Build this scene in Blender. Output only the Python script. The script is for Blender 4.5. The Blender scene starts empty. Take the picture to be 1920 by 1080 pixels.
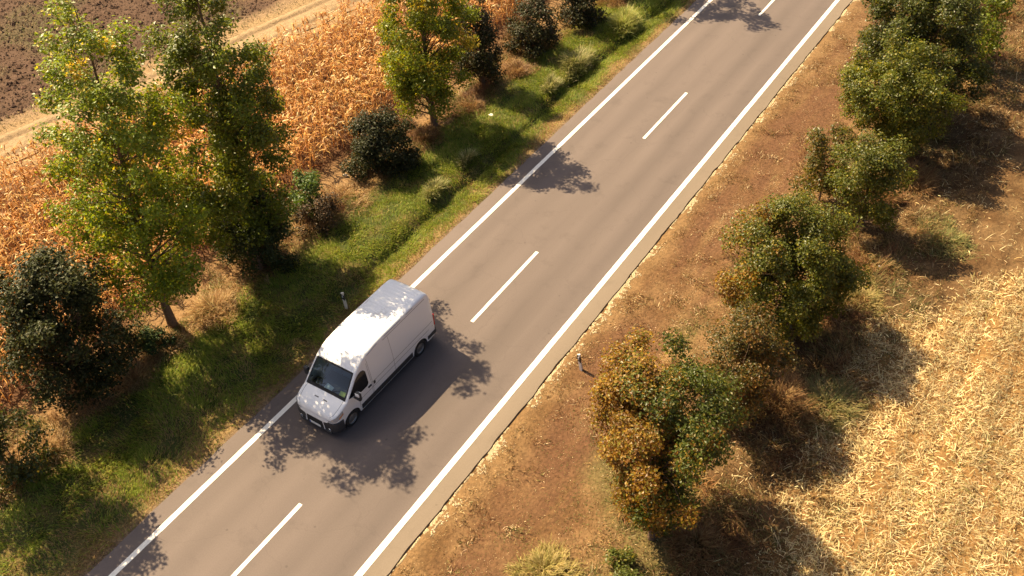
import bpy, math, random
import numpy as np
from mathutils import Matrix, Vector

R = math.radians
rng = np.random.default_rng(7)
random.seed(7)
scene = bpy.context.scene
COL = scene.collection

# ---------------------------------------------------------------- camera
CF, PIT, YAW, ROLL, CH, CX = 1724.18, .743, -.619, -.063, 25.993, 16.727
fw = np.array([math.sin(YAW)*math.cos(PIT), math.cos(YAW)*math.cos(PIT), -math.sin(PIT)])
_r = np.array([math.cos(YAW), -math.sin(YAW), 0.]); _u = np.cross(_r, fw)
rt = _r*math.cos(ROLL)+_u*math.sin(ROLL); up = -_r*math.sin(ROLL)+_u*math.cos(ROLL)
cam_d = bpy.data.cameras.new('camera'); cam = bpy.data.objects.new('camera', cam_d); COL.objects.link(cam)
cam_d.sensor_width = 36; cam_d.lens = CF/1920*36; cam_d.clip_end = 3000; cam_d.clip_start = .1
m = Matrix.Identity(4)
for i in range(3):
    m[i][0] = rt[i]; m[i][1] = up[i]; m[i][2] = -fw[i]
m[0][3], m[1][3], m[2][3] = CX, 0, CH
cam.matrix_world = m
scene.camera = cam

# ---------------------------------------------------------------- light
SUNV = Vector((-.83, .08, 1.0)).normalized()            # towards the sun
EL = math.asin(SUNV.z); AZ = math.atan2(SUNV.x, SUNV.y)
w = bpy.data.worlds.new('World'); scene.world = w; w.use_nodes = True
nt = w.node_tree; bg = nt.nodes['Background']
sky = nt.nodes.new('ShaderNodeTexSky'); sky.sky_type = 'NISHITA'; sky.sun_disc = False
sky.sun_elevation = EL; sky.sun_rotation = AZ % (2*math.pi); sky.dust_density = 5.0; sky.air_density = .8; sky.ozone_density = .2
nt.links.new(sky.outputs[0], bg.inputs[0]); bg.inputs[1].default_value = .057
sd = bpy.data.lights.new('sun', 'SUN'); sun = bpy.data.objects.new('sun', sd); COL.objects.link(sun)
sd.energy = 5.0; sd.angle = R(.35); sd.color = (1, .79, .49)
sun.rotation_euler = SUNV.to_track_quat('Z', 'Y').to_euler(); sun.location = (-40, 10, 60)
scene.view_settings.view_transform = 'Standard'; scene.view_settings.look = 'None'
scene.view_settings.gamma = 1; scene.view_settings.use_curve_mapping = False
scene.view_settings.exposure = 1.35

# ---------------------------------------------------------------- helpers
def tag(o, label=None, cat=None, group=None, kind=None):
    if label: o['label'] = label
    if cat: o['category'] = cat
    if group: o['group'] = group
    if kind: o['kind'] = kind
    return o

def empty(name, loc, rz=0):
    o = bpy.data.objects.new(name, None); COL.objects.link(o); o.location = loc; o.rotation_euler = (0, 0, rz)
    o.empty_display_size = .2
    return o

def npmesh(name, V, quads=None, tris=None, mat=None, parent=None, col=None, smooth=False):
    V = np.asarray(V, np.float32).reshape(-1, 3)
    q = np.zeros((0, 4), np.int32) if quads is None else np.asarray(quads, np.int32).reshape(-1, 4)
    t = np.zeros((0, 3), np.int32) if tris is None else np.asarray(tris, np.int32).reshape(-1, 3)
    me = bpy.data.meshes.new(name)
    me.vertices.add(len(V)); me.vertices.foreach_set('co', V.ravel())
    nl = q.size+t.size
    me.loops.add(nl); me.loops.foreach_set('vertex_index', np.concatenate([q.ravel(), t.ravel()]))
    me.polygons.add(len(q)+len(t))
    st = np.concatenate([np.arange(len(q))*4, len(q)*4+np.arange(len(t))*3]).astype(np.int32)
    me.polygons.foreach_set('loop_start', st)
    me.polygons.foreach_set('use_smooth', np.full(len(st), smooth))
    if col is not None:
        a = me.color_attributes.new('Col', 'FLOAT_COLOR', 'POINT')
        c = np.ones((len(V), 4), np.float32); c[:, :3] = np.asarray(col).reshape(-1, 3)
        a.data.foreach_set('color', c.ravel())
    me.update(calc_edges=True)
    if mat: me.materials.append(mat)
    o = bpy.data.objects.new(name, me); COL.objects.link(o)
    if parent: o.parent = parent
    return o

def pymesh(name, V, F, mat=None, parent=None, smooth=False):
    me = bpy.data.meshes.new(name); me.from_pydata([tuple(v) for v in V], [], F); me.update()
    if smooth:
        for p in me.polygons: p.use_smooth = True
    if mat: me.materials.append(mat)
    o = bpy.data.objects.new(name, me); COL.objects.link(o)
    if parent: o.parent = parent
    return o

def hash2(ix, iy, s):
    n = (ix.astype(np.int64)*374761393+iy.astype(np.int64)*668265263+s*1442695041) & 0x7fffffff
    n = ((n ^ (n >> 13))*1274126177) & 0x7fffffff
    n = n ^ (n >> 16)
    return (n & 0xffff)/65535.

def noise(x, y, sc, s=0, oct=3):
    x = np.asarray(x, float)/sc; y = np.asarray(y, float)/sc
    out = np.zeros(np.broadcast(x, y).shape); amp = .5; tot = 0
    for o in range(oct):
        ix = np.floor(x); iy = np.floor(y); fx = x-ix; fy = y-iy
        fx = fx*fx*(3-2*fx); fy = fy*fy*(3-2*fy)
        a = hash2(ix, iy, s+o); b = hash2(ix+1, iy, s+o); c = hash2(ix, iy+1, s+o); d = hash2(ix+1, iy+1, s+o)
        out += amp*((a*(1-fx)+b*fx)*(1-fy)+(c*(1-fx)+d*fx)*fy); tot += amp
        amp *= .5; x = x*2.03+17.1; y = y*2.03+9.7
    return out/tot

def ss(a, b, x):
    t = np.clip((np.asarray(x, float)-a)/(b-a), 0, 1); return t*t*(3-2*t)

def mixc(a, b, t):
    t = np.asarray(t)[..., None]; return np.asarray(a)*(1-t)+np.asarray(b)*t

def inframe(x, y, z=0, mg=140):
    d = np.stack([x-CX, y, np.full_like(x, z)-CH], -1)
    zz = d@fw; px = 960+CF*(d@rt)/zz; py = 540-CF*(d@up)/zz
    return (zz > 1) & (px > -mg) & (px < 1920+mg) & (py > -mg) & (py < 1080+mg*1.5)

# ---------------------------------------------------------------- materials
def newmat(name):
    mt = bpy.data.materials.new(name); mt.use_nodes = True
    return mt, mt.node_tree, mt.node_tree.nodes['Principled BSDF']

def simple(name, col, rough=.5, metal=0, spec=.5, coat=0, noise_amt=0, nscale=8):
    mt, t, b = newmat(name)
    b.inputs['Roughness'].default_value = rough; b.inputs['Metallic'].default_value = metal
    b.inputs['Specular IOR Level'].default_value = spec; b.inputs['Coat Weight'].default_value = coat
    b.inputs['Base Color'].default_value = (*col, 1)
    if noise_amt:
        n = t.nodes.new('ShaderNodeTexNoise'); n.inputs['Scale'].default_value = nscale; n.inputs['Detail'].default_value = 6
        tc = t.nodes.new('ShaderNodeTexCoord'); t.links.new(tc.outputs['Object'], n.inputs['Vector'])
        r = t.nodes.new('ShaderNodeMapRange'); r.inputs[3].default_value = 1-noise_amt; r.inputs[4].default_value = 1+noise_amt
        r.inputs[1].default_value = .25; r.inputs[2].default_value = .75
        t.links.new(n.outputs['Fac'], r.inputs[0])
        mx = t.nodes.new('ShaderNodeVectorMath'); mx.operation = 'SCALE'; mx.inputs[0].default_value = col
        t.links.new(r.outputs[0], mx.inputs['Scale']); t.links.new(mx.outputs[0], b.inputs['Base Color'])
    return mt

def leafmat(name, rough=.45, trans=.35, spec=.5, tint=(1, 1, 1), tgain=1.5):
    mt, t, b = newmat(name)
    a = t.nodes.new('ShaderNodeAttribute'); a.attribute_name = 'Col'
    t.links.new(a.outputs['Color'], b.inputs['Base Color'])
    b.inputs['Roughness'].default_value = rough; b.inputs['Specular IOR Level'].default_value = spec
    tr = t.nodes.new('ShaderNodeBsdfTranslucent')
    sc = t.nodes.new('ShaderNodeVectorMath'); sc.operation = 'MULTIPLY'; sc.inputs[1].default_value = tuple(c*tgain for c in tint)
    t.links.new(a.outputs['Color'], sc.inputs[0]); t.links.new(sc.outputs[0], tr.inputs['Color'])
    mx = t.nodes.new('ShaderNodeMixShader'); mx.inputs[0].default_value = trans
    out = t.nodes['Material Output']
    t.links.new(b.outputs[0], mx.inputs[1]); t.links.new(tr.outputs[0], mx.inputs[2]); t.links.new(mx.outputs[0], out.inputs[0])
    return mt

M_leaf = leafmat('leaf', .42, .42, .40, (1.25, 1.1, .4))
M_darkleaf = leafmat('dark_leaf', .5, .2, .22, (1.3, 1.1, .5))
M_grass = leafmat('grass_blade', .55, .35, .3)
M_straw = leafmat('straw_blade', .6, .3, .25, (1.1, 1, .85), 1.3)
M_bark = simple('bark', (.16, .10, .06), .85, noise_amt=.4, nscale=12)
M_twig = simple('twig', (.13, .08, .05), .85)

def groundmat():
    mt, t, b = newmat('ground')
    N = t.nodes.new; L = t.links.new
    a = N('ShaderNodeAttribute'); a.attribute_name = 'Col'
    geo = N('ShaderNodeNewGeometry')
    n1 = N('ShaderNodeTexNoise'); n1.inputs['Scale'].default_value = 5.5; n1.inputs['Detail'].default_value = 9; n1.inputs['Roughness'].default_value = .7
    L(geo.outputs['Position'], n1.inputs['Vector'])
    r = N('ShaderNodeMapRange'); r.inputs[1].default_value = .25; r.inputs[2].default_value = .75; r.inputs[3].default_value = .55; r.inputs[4].default_value = 1.45
    L(n1.outputs['Fac'], r.inputs[0])
    v = N('ShaderNodeVectorMath'); v.operation = 'SCALE'; L(a.outputs['Color'], v.inputs[0]); L(r.outputs[0], v.inputs['Scale'])
    L(v.outputs[0], b.inputs['Base Color']); b.inputs['Roughness'].default_value = .9; b.inputs['Specular IOR Level'].default_value = .15
    bp = N('ShaderNodeBump'); bp.inputs['Strength'].default_value = .7; bp.inputs['Distance'].default_value = .08
    n2 = N('ShaderNodeTexNoise'); n2.inputs['Scale'].default_value = 9; n2.inputs['Detail'].default_value = 8
    L(geo.outputs['Position'], n2.inputs['Vector']); L(n2.outputs['Fac'], bp.inputs['Height']); L(bp.outputs[0], b.inputs['Normal'])
    return mt
M_ground = groundmat()

def roadmat():
    mt, t, b = newmat('asphalt')
    N = t.nodes.new; L = t.links.new
    geo = N('ShaderNodeNewGeometry'); sep = N('ShaderNodeSeparateXYZ'); L(geo.outputs['Position'], sep.inputs[0])
    # bands along the road: wheel paths polished paler
    rp = N('ShaderNodeValToRGB'); mr = N('ShaderNodeMapRange'); mr.inputs[1].default_value = -4.3; mr.inputs[2].default_value = 4.3
    wob = N('ShaderNodeTexNoise'); wob.inputs['Scale'].default_value = .35; L(geo.outputs['Position'], wob.inputs['Vector'])
    ad = N('ShaderNodeMath'); ad.operation = 'MULTIPLY_ADD'; ad.inputs[1].default_value = .45; L(wob.outputs['Fac'], ad.inputs[0]); L(sep.outputs[0], ad.inputs[2])
    sb = N('ShaderNodeMath'); sb.operation = 'SUBTRACT'; sb.inputs[1].default_value = .22; L(ad.outputs[0], sb.inputs[0]); L(sb.outputs[0], mr.inputs[0])
    L(mr.outputs[0], rp.inputs[0])
    e = rp.color_ramp.elements
    def c(k): return (.124*k, .098*k, .087*k, 1)
    stops = [(0, 1.12), (.10, 1.05), (.18, .97), (.23, 1.04), (.31, .88), (.40, 1.06), (.5, .95), (.58, 1.04), (.66, .84), (.75, .98), (.82, .84), (.89, .98), (.905, 1.32), (1, 1.34)]
    e[0].position = 0; e[0].color = c(stops[0][1]); e[1].position = 1; e[1].color = c(stops[-1][1])
    for p_, k in stops[1:-1]:
        q = e.new(p_); q.color = c(k) if p_ < .9 else (.168, .132, .098, 1)
    e[len(e)-1].color = (.172, .135, .100, 1)
    # soft transverse undulation of tone + long mottling
    mp = N('ShaderNodeMapping'); mp.inputs['Scale'].default_value = (1.3, .16, 1); L(geo.outputs['Position'], mp.inputs['Vector'])
    n1 = N('ShaderNodeTexNoise'); n1.inputs['Scale'].default_value = .5; n1.inputs['Detail'].default_value = 5; L(mp.outputs[0], n1.inputs['Vector'])
    r1 = N('ShaderNodeMapRange'); r1.inputs[1].default_value = .3; r1.inputs[2].default_value = .7; r1.inputs[3].default_value = .90; r1.inputs[4].default_value = 1.10; L(n1.outputs['Fac'], r1.inputs[0])
    n2 = N('ShaderNodeTexNoise'); n2.inputs['Scale'].default_value = 22; n2.inputs['Detail'].default_value = 8; n2.inputs['Roughness'].default_value = .8; L(geo.outputs['Position'], n2.inputs['Vector'])
    r2 = N('ShaderNodeMapRange'); r2.inputs[1].default_value = .2; r2.inputs[2].default_value = .8; r2.inputs[3].default_value = .80; r2.inputs[4].default_value = 1.20; L(n2.outputs['Fac'], r2.inputs[0])
    vo = N('ShaderNodeTexVoronoi'); vo.inputs['Scale'].default_value = 1.1; L(geo.outputs['Position'], vo.inputs['Vector'])
    r3 = N('ShaderNodeMapRange'); r3.inputs[1].default_value = .03; r3.inputs[2].default_value = .06; r3.inputs[3].default_value = .72; r3.inputs[4].default_value = 1; L(vo.outputs['Distance'], r3.inputs[0])
    m1 = N('ShaderNodeMath'); m1.operation = 'MULTIPLY'; L(r1.outputs[0], m1.inputs[0]); L(r2.outputs[0], m1.inputs[1])
    m2 = N('ShaderNodeMath'); m2.operation = 'MULTIPLY'; L(m1.outputs[0], m2.inputs[0]); L(r3.outputs[0], m2.inputs[1])
    wn = N('ShaderNodeTexNoise'); wn.inputs['Scale'].default_value = 1.6; wn.inputs['Detail'].default_value = 6; L(geo.outputs['Position'], wn.inputs['Vector'])
    wa = N('ShaderNodeVectorMath'); wa.operation = 'MULTIPLY_ADD'; wa.inputs[1].default_value = (.7, .7, .7); L(wn.outputs['Color'], wa.inputs[0]); L(geo.outputs['Position'], wa.inputs[2])
    vc = N('ShaderNodeTexVoronoi'); vc.feature = 'DISTANCE_TO_EDGE'; vc.inputs['Scale'].default_value = .33; L(wa.outputs[0], vc.inputs['Vector'])
    r4 = N('ShaderNodeMapRange'); r4.inputs[1].default_value = .002; r4.inputs[2].default_value = .007; r4.inputs[3].default_value = .93; r4.inputs[4].default_value = 1; L(vc.outputs['Distance'], r4.inputs[0])
    st = N('ShaderNodeTexNoise'); st.inputs['Scale'].default_value = .8; st.inputs['Detail'].default_value = 6; st.inputs['Roughness'].default_value = .65; L(geo.outputs['Position'], st.inputs['Vector'])
    r5 = N('ShaderNodeMapRange'); r5.inputs[1].default_value = .56; r5.inputs[2].default_value = .70; r5.inputs[3].default_value = 1; r5.inputs[4].default_value = .87; L(st.outputs['Fac'], r5.inputs[0])
    m3 = N('ShaderNodeMath'); m3.operation = 'MULTIPLY'; L(r4.outputs[0], m3.inputs[0]); L(r5.outputs[0], m3.inputs[1])
    m4 = N('ShaderNodeMath'); m4.operation = 'MULTIPLY'; L(m3.outputs[0], m4.inputs[0]); L(m2.outputs[0], m4.inputs[1])
    v = N('ShaderNodeVectorMath'); v.operation = 'SCALE'; L(rp.outputs[0], v.inputs[0]); L(m4.outputs[0], v.inputs['Scale'])
    L(v.outputs[0], b.inputs['Base Color']); b.inputs['Roughness'].default_value = .82; b.inputs['Specular IOR Level'].default_value = .3
    bp = N('ShaderNodeBump'); bp.inputs['Strength'].default_value = .25; bp.inputs['Distance'].default_value = .01; L(n2.outputs['Fac'], bp.inputs['Height']); L(bp.outputs[0], b.inputs['Normal'])
    return mt
M_road = roadmat()

# ---------------------------------------------------------------- terrain
def H(x, y):
    x = np.asarray(x, float); y = np.asarray(y, float)
    wig = (noise(y, y*0, 5., 3, 2)-.5)*.7
    dep = .35+.65*ss(15, 24, y)
    z = np.interp(x+wig, [-9.2, -7.6, -6.6, -6.25, -5.95, -5.2, -4.5], [0, .06, .02, -.10, -.42, -.24, -.04])
    z = np.where(x < -4.5, z*np.where(x < -6.6, 1, dep), -.04)
    z = np.where((x > -4.25) & (x < 4.4), -.07, z)
    z = np.where(x >= 4.4, -.03+(noise(x, y, 1.3, 11)-.5)*.12, z)
    z = np.where(x < -9, (noise(x, y, 1.1, 12)-.5)*.10*ss(-9, -10, x), z)
    z = np.where(x > 12.5, z+(noise(x, y, .6, 21)-.5)*.12+.03*np.sin(x*2*math.pi/.8), z)
    soil = ss(-31.3, -32.6, x-.21*(y-19))
    z = z+soil*((noise(x, y, .5, 31)-.5)*.35)
    far = np.maximum(np.abs(x)-60, 0)+np.maximum(np.abs(y-40)-70, 0)
    return z*np.exp(-far/20)

def ground_col(x, y):
    n = noise(x, y, 2.2, 41, 4); n2 = noise(x, y, .8, 51, 3); wv = (n-.5)*2
    nl = noise(x*3, y*.35, 1.5, 61, 3)
    red = np.array((.108, .054, .027)); tan = np.array((.18, .108, .048)); org = np.array((.118, .064, .026))
    grn = np.array((.050, .060, .014)); gold = np.array((.24, .145, .055)); soil = np.array((.080, .046, .028)); pale = np.array((.55, .46, .31))
    # right side
    c = mixc(org, tan, ss(.35, .7, n2))
    c = mixc(c, red, ss(4.6, 5.6, x+wv*.5)*(1-ss(7.2, 9.4, x+wv))*(.3+.7*ss(.32, .6, nl))*(.6+.4*ss(.35, .6, n)))
    c = mixc(c, tan, (1-ss(4.3, 4.9, x))*.8)
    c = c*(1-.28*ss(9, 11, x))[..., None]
    c = mixc(c, (.11, .10, .035), ss(.55, .72, noise(x, y, 3.5, 71))*ss(6.5, 8, x)*(1-ss(12, 13, x))*.55)
    edge = 14.1+np.maximum(0, y-28)*.62+(noise(x, y, 4.5, 47, 2)-.5)*2.2
    c = mixc(c, gold*np.array((.8, .75, .7)), ss(-.9, .9, x-edge+wv*1.3))
    # left side
    lc = mixc(grn, (.12, .09, .03), ss(.45, .75, n2))
    lc = mixc(lc, (.19, .125, .055), ss(-5.4, -4.5, x+wv*.9))
    lc = mixc(lc, (.20, .12, .055), ss(-8.9, -10.0, x+wv*.8))
    lc = mixc(lc, (.09, .045, .022), ss(-11.6, -12.8, x))
    tr = x-.21*(y-19)+wv*.35
    lc = mixc(lc, (.24, .16, .08), ss(-25.6, -26.6, tr)*1.0)
    lc = mixc(lc, (.22, .145, .08), ss(-30.5, -31.2, tr))
    sl = mixc(soil, (.080, .062, .03), ss(.56, .75, noise(x, y, 4.5, 81))*.8)
    sl = mixc(sl, (.24, .15, .08), ss(36, 41, y)*ss(.3, .6, n))
    lc = mixc(lc, sl, ss(-31.2, -32.2, tr))
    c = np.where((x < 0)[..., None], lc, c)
    c = np.where(((x > -4.2) & (x < 4.2))[..., None], np.array((.16, .11, .07)), c)
    return c

gx = np.concatenate([-np.geomspace(1500, 46, 24), np.arange(-45, 26, .2), np.geomspace(27, 1500, 24)])
gy = np.concatenate([-np.geomspace(1500, 4, 24), np.arange(-3, 66, .25), np.geomspace(67, 1800, 26)])
X, Y = np.meshgrid(gx, gy); Z = H(X, Y)
nx, ny = len(gx), len(gy)
idx = np.arange(nx*ny).reshape(ny, nx)
Q = np.stack([idx[:-1, :-1], idx[:-1, 1:], idx[1:, 1:], idx[1:, :-1]], -1).reshape(-1, 4)
g = npmesh('ground', np.stack([X, Y, Z], -1), Q, mat=M_ground, col=ground_col(X, Y), smooth=True)
tag(g, kind='structure', label='dry roadside verges, grass, ploughed soil and fields')

# farm track: own sheet with two wheel ruts
ty = np.arange(-6, 70, .4); tu = np.linspace(-1.55, 1.55, 27)
TU, TY = np.meshgrid(tu, ty)
TX = -28.4+.21*(TY-19)+TU+(noise(TY, TY*0, 6, 5, 2)-.5)*.8
edge_n = (noise(TY, TU*0+np.sign(TU), 1.2, 8)-.5)*.5
TX = TX+np.where(np.abs(TU) > 1.5, edge_n, 0)
TZ = H(TX, TY)+.05-.10*(np.exp(-((np.abs(TU)-.8)/.22)**2))-.055*ss(1.1, 1.55, np.abs(TU))+(noise(TX, TY, .4, 14)-.5)*.05+.05
tc = mixc((.27, .19, .105), (.14, .09, .05), np.exp(-((np.abs(TU)-.8)/.2)**2)*.7)
tc = mixc(tc, (.22, .15, .08), ss(.5, .8, noise(TX, TY, .9, 15))*.5)
ti = np.arange(TU.size).reshape(TU.shape)
tr = npmesh('dirt_track', np.stack([TX, TY, TZ], -1), np.stack([ti[:-1, :-1], ti[:-1, 1:], ti[1:, 1:], ti[1:, :-1]], -1), mat=M_ground, col=tc, smooth=True)
tag(tr, kind='structure', label='pale farm track with two wheel ruts beyond the corn')

# road
ry = np.concatenate([[-300, -100, -30], np.arange(-6, 80, .25), [120, 300, 900]])
eL = -4.14+(noise(ry, ry*0, .7, 17)-.5)*.10-.001*ry*0; eR = 4.15+(noise(ry, ry*0, .6, 18, 4)-.5)*.14
cols = [-4.14, -2.5, 0, 2.5, 4.2]
V = []; F = []
for i, yy in enumerate(ry):
    xs = [eL[i]-.02, eL[i], -2.5, 0, 2.5, eR[i], eR[i]+.02]; zs = [-.12, -.008, 0.0, .0, 0.0, -.008, -.12]
    V += [(a, yy, b) for a, b in zip(xs, zs)]
for i in range(len(ry)-1):
    for j in range(6): F.append((i*7+j, i*7+j+1, (i+1)*7+j+1, (i+1)*7+j))
road = pymesh('road', V, F, M_road); tag(road, kind='structure', label='two lane asphalt country road')

def paintmat():
    mt, t, b = newmat('road_paint'); N = t.nodes.new; L = t.links.new
    geo = N('ShaderNodeNewGeometry'); n = N('ShaderNodeTexNoise'); n.inputs['Scale'].default_value = 7; n.inputs['Detail'].default_value = 8; n.inputs['Roughness'].default_value = .75
    L(geo.outputs['Position'], n.inputs['Vector'])
    r = N('ShaderNodeValToRGB'); r.color_ramp.elements[0].position = .27; r.color_ramp.elements[0].color = (.42, .36, .29, 1)
    r.color_ramp.elements[1].position = .42; r.color_ramp.elements[1].color = (.80, .76, .68, 1)
    L(n.outputs['Fac'], r.inputs[0]); L(r.outputs[0], b.inputs['Base Color']); b.inputs['Roughness'].default_value = .6
    return mt
M_paint = paintmat()
def strip(name, xc, wd, y0, y1, seed):
    ys = np.arange(y0, y1+.01, .2 if y1-y0 > 10 else .1); n = len(ys)
    a = (noise(ys, ys*0, .25, seed)-.5)*.016; b_ = (noise(ys, ys*0+9, .25, seed)-.5)*.016
    V = [(xc-wd/2+a[i], ys[i], .004) for i in range(n)]+[(xc+wd/2+b_[i], ys[i], .004) for i in range(n)]
    F = [(i, n+i, n+i+1, i+1) for i in range(n-1)]
    return pymesh(name, V, F, M_paint, road)
strip('edge_line', -3.366, .2, -6, 80, 1); strip('edge_line', 3.40, .22, -6, 80, 2)
for k in range(-1, 6): strip('centre_line_dash', 0, .145, 5.531-15.05+k*15.05+15.05 if False else 5.45+k*15.1, 5.45+k*15.1+5.02, 30+k)

# ---------------------------------------------------------------- blades
def blades(name, P, length, width, lean, azim, col, mat, bend=.5, segs=2, parent=None, tipcol=None, lay=None):
    """P (N,3) roots; each blade a tapered bent strip. lay: 0..1 how flat it lies."""
    N = len(P); dirh = np.stack([np.cos(azim), np.sin(azim), np.zeros(N)], -1)
    side = np.stack([-np.sin(azim), np.cos(azim), np.zeros(N)], -1)
    tw = rng.uniform(-.6, .6, N)
    side = side*np.cos(tw)[:, None]+np.array([0, 0, 1.])*np.sin(tw)[:, None]
    K = segs+1; pts = []; th = lean.copy(); p = P.copy()
    pts.append(p.copy())
    for k in range(segs):
        d = dirh*np.sin(th)[:, None]+np.array([0, 0, 1.])*np.cos(th)[:, None]
        p = p+d*(length/segs)[:, None]; pts.append(p.copy()); th = th+bend*(.6+.8*rng.random(N))
    V = []; 
    wk = [1, .9, .6, .4][:K-1]
    if segs == 3: wk = [.7, 1, .75]
    for k in range(K-1):
        V.append(pts[k]-side*(width*wk[k]/2)[:, None]); V.append(pts[k]+side*(width*wk[k]/2)[:, None])
    V.append(pts[-1]); nv = len(V)
    V = np.stack(V, 1)
    base = (np.arange(N)*nv)[:, None]
    q = np.concatenate([base+np.array([[2*k, 2*k+1, 2*k+3, 2*k+2]]) for k in range(K-2)], 0) if K > 2 else None
    t = base+np.array([[2*(K-2), 2*(K-2)+1, nv-1]])
    C = np.repeat(col[:, None, :], nv, 1)
    return npmesh(name, V, q, t, mat, parent, C)

def scatter(n, x0, x1, y0, y1, far_keep=.15):
    x = rng.uniform(x0, x1, n); y = rng.uniform(y0, y1, n)
    k = inframe(x, y) | (rng.random(n) < far_keep)
    return x[k], y[k]

def vary(c, amt=.25):
    n = len(c); return c*(1+(rng.random((n, 1))-.5)*2*amt)*(1+(rng.random((n, 3))-.5)*.12)

# left verge grass
x, y = scatter(330000, -10.6, -4.12, 0, 62)
n = noise(x, y, 2.0, 91, 3); n2 = noise(x, y, .5, 92, 2); n3 = noise(x, y, 4., 93, 2)
dry = ss(-5.5, -4.4, x+(n-.5)*2.2)*.9
dry = np.maximum(dry, ss(.54, .70, n)*.8*(x > -9)); dry = np.maximum(dry, ss(-8.6, -9.8, x+(n3-.5)*1.6))
dry = np.maximum(dry, .85*ss(23, 17, y)*ss(-8.6, -5.8, x)*ss(.30, .5, noise(x, y, 1.3, 95, 3)))
isdry = rng.random(len(x)) < dry
keep = rng.random(len(x)) < np.where(isdry, .6, .95)*(.35+.9*ss(.25, .6, n2))
x, y, isdry, n, n2, n3 = (a[keep] for a in (x, y, isdry, n, n2, n3))
N_ = len(x)
g1 = mixc((.115, .175, .016), (.26, .30, .030), n2); g1 = mixc(g1, (.34, .29, .06), (rng.random(N_) < .2).astype(float))
d1 = mixc((.30, .18, .07), (.42, .29, .12), rng.random(N_))
d1 = mixc(d1, (.20, .10, .045), (rng.random(N_) < .25)*ss(-5.2, -4.4, x))
c = vary(np.where(isdry[:, None], d1, g1), .3)
ln = np.where(isdry, rng.uniform(.06, .18, N_), rng.uniform(.10, .30, N_)*(.6+.9*n3))
ln = ln*(1-.55*ss(-4.7, -4.15, x))
az = noise(x, y, 1.4, 96, 2)*9+rng.normal(0, .8, N_)
o = blades('verge_grass', np.stack([x, y, H(x, y)-.01], -1), ln, rng.uniform(.012, .026, N_), rng.uniform(.1, 1.0, N_), az, c, M_grass, .55)
tag(o, 'green and yellowing grass covering the ditch side verge left of the road', 'grass', kind='stuff')

# right verge dry grass / litter
x, y = scatter(300000, 4.22, 15.5, 4, 64)
n = noise(x, y, 2.0, 101, 3); n2 = noise(x, y, .45, 102, 2); nl = noise(x*3, y*.35, 1.5, 61, 3); ng = noise(x, y, 3.5, 71)
keep = rng.random(len(x)) < (.25+.9*ss(.3, .6, n2))
x, y, n, n2, nl, ng = (a[keep] for a in (x, y, n, n2, nl, ng)); N_ = len(x)
redp = ss(4.5, 5.4, x)*(1-ss(7, 9.5, x))*(.25+.65*ss(.35, .6, nl))*(.65+.35*ss(.35, .6, n))
u = rng.random(N_)
c = mixc((.12, .066, .024), (.46, .31, .13), rng.random(N_)**2.2)
c = np.where((u < redp)[:, None], mixc((.110, .050, .022), (.27, .135, .058), rng.random(N_)), c)
gp = .5*ss(.52, .68, ng)*ss(6, 8, x)+.7*ss(22, 15, y)*ss(5.6, 6.6, x)*(1-ss(7.6, 9.5, x))*ss(.3, .6, n)+.04
c = np.where((rng.random(N_) < gp)[:, None], mixc((.10, .12, .03), (.20, .19, .055), rng.random(N_)), c)
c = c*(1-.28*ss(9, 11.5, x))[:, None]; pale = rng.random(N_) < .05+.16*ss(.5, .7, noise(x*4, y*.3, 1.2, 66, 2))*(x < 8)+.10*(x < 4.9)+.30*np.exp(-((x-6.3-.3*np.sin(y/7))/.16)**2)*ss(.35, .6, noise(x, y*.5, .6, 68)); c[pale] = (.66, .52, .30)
ln = rng.uniform(.05, .2, N_)*(.7+.8*ss(7, 10, x))*(.55+1.5*ss(.45, .8, noise(x, y, .7, 69, 2)))
ln *= 1-.5*ss(4.9, 4.2, x)
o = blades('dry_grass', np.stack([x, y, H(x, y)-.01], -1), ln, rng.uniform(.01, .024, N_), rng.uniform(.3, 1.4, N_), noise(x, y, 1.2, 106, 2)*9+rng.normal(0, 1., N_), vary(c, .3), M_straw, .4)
tag(o, 'dry reddish and tan grass on the verge right of the road', 'grass', kind='stuff')

# pale crumbled gravel along the right asphalt edge, irregular
def lumps(name, P, rad, col, mat, parent=None, flat=.6):
    ico = np.array([(1, 0, 0), (-1, 0, 0), (0, 1, 0), (0, -1, 0), (0, 0, 1), (0, 0, -1)], float)
    tris = np.array([(0, 2, 4), (2, 1, 4), (1, 3, 4), (3, 0, 4), (2, 0, 5), (1, 2, 5), (3, 1, 5), (0, 3, 5)])
    N = len(P); a = rng.uniform(0, 6.28, N); ca, sa = np.cos(a), np.sin(a)
    S = rad[:, None, None]*(ico[None]*rng.uniform(.6, 1.2, (N, 6, 1)))*np.array([1, 1, flat])
    V = np.stack([S[..., 0]*ca[:, None]-S[..., 1]*sa[:, None], S[..., 0]*sa[:, None]+S[..., 1]*ca[:, None], S[..., 2]], -1)+P[:, None, :]
    T = (np.arange(N)*6)[:, None, None]+tris[None]
    return npmesh(name, V, None, T, mat, parent, np.repeat(col[:, None, :], 6, 1))
x = 4.2+rng.exponential(.10, 34000); y = rng.uniform(4, 62, 34000)
k = (x < 4.2+.42*ss(.40, .62, noise(y, y*0, .55, 111, 3))+.02) & (noise(x, y, .14, 113, 2) > .40) & (noise(y, y*0, 2.4, 117, 2) > .38); x, y = x[k], y[k]
M_gravel = leafmat('gravel', .85, 0, .2)
o = lumps('gravel_edge', np.stack([x, y, H(x, y)+.012], -1), rng.uniform(.012, .045, len(x)), vary(np.tile((.48, .39, .24), (len(x), 1)), .25), M_gravel)
tag(o, 'pale crumbled gravel and lime along the right asphalt edge', 'gravel', kind='stuff')

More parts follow.
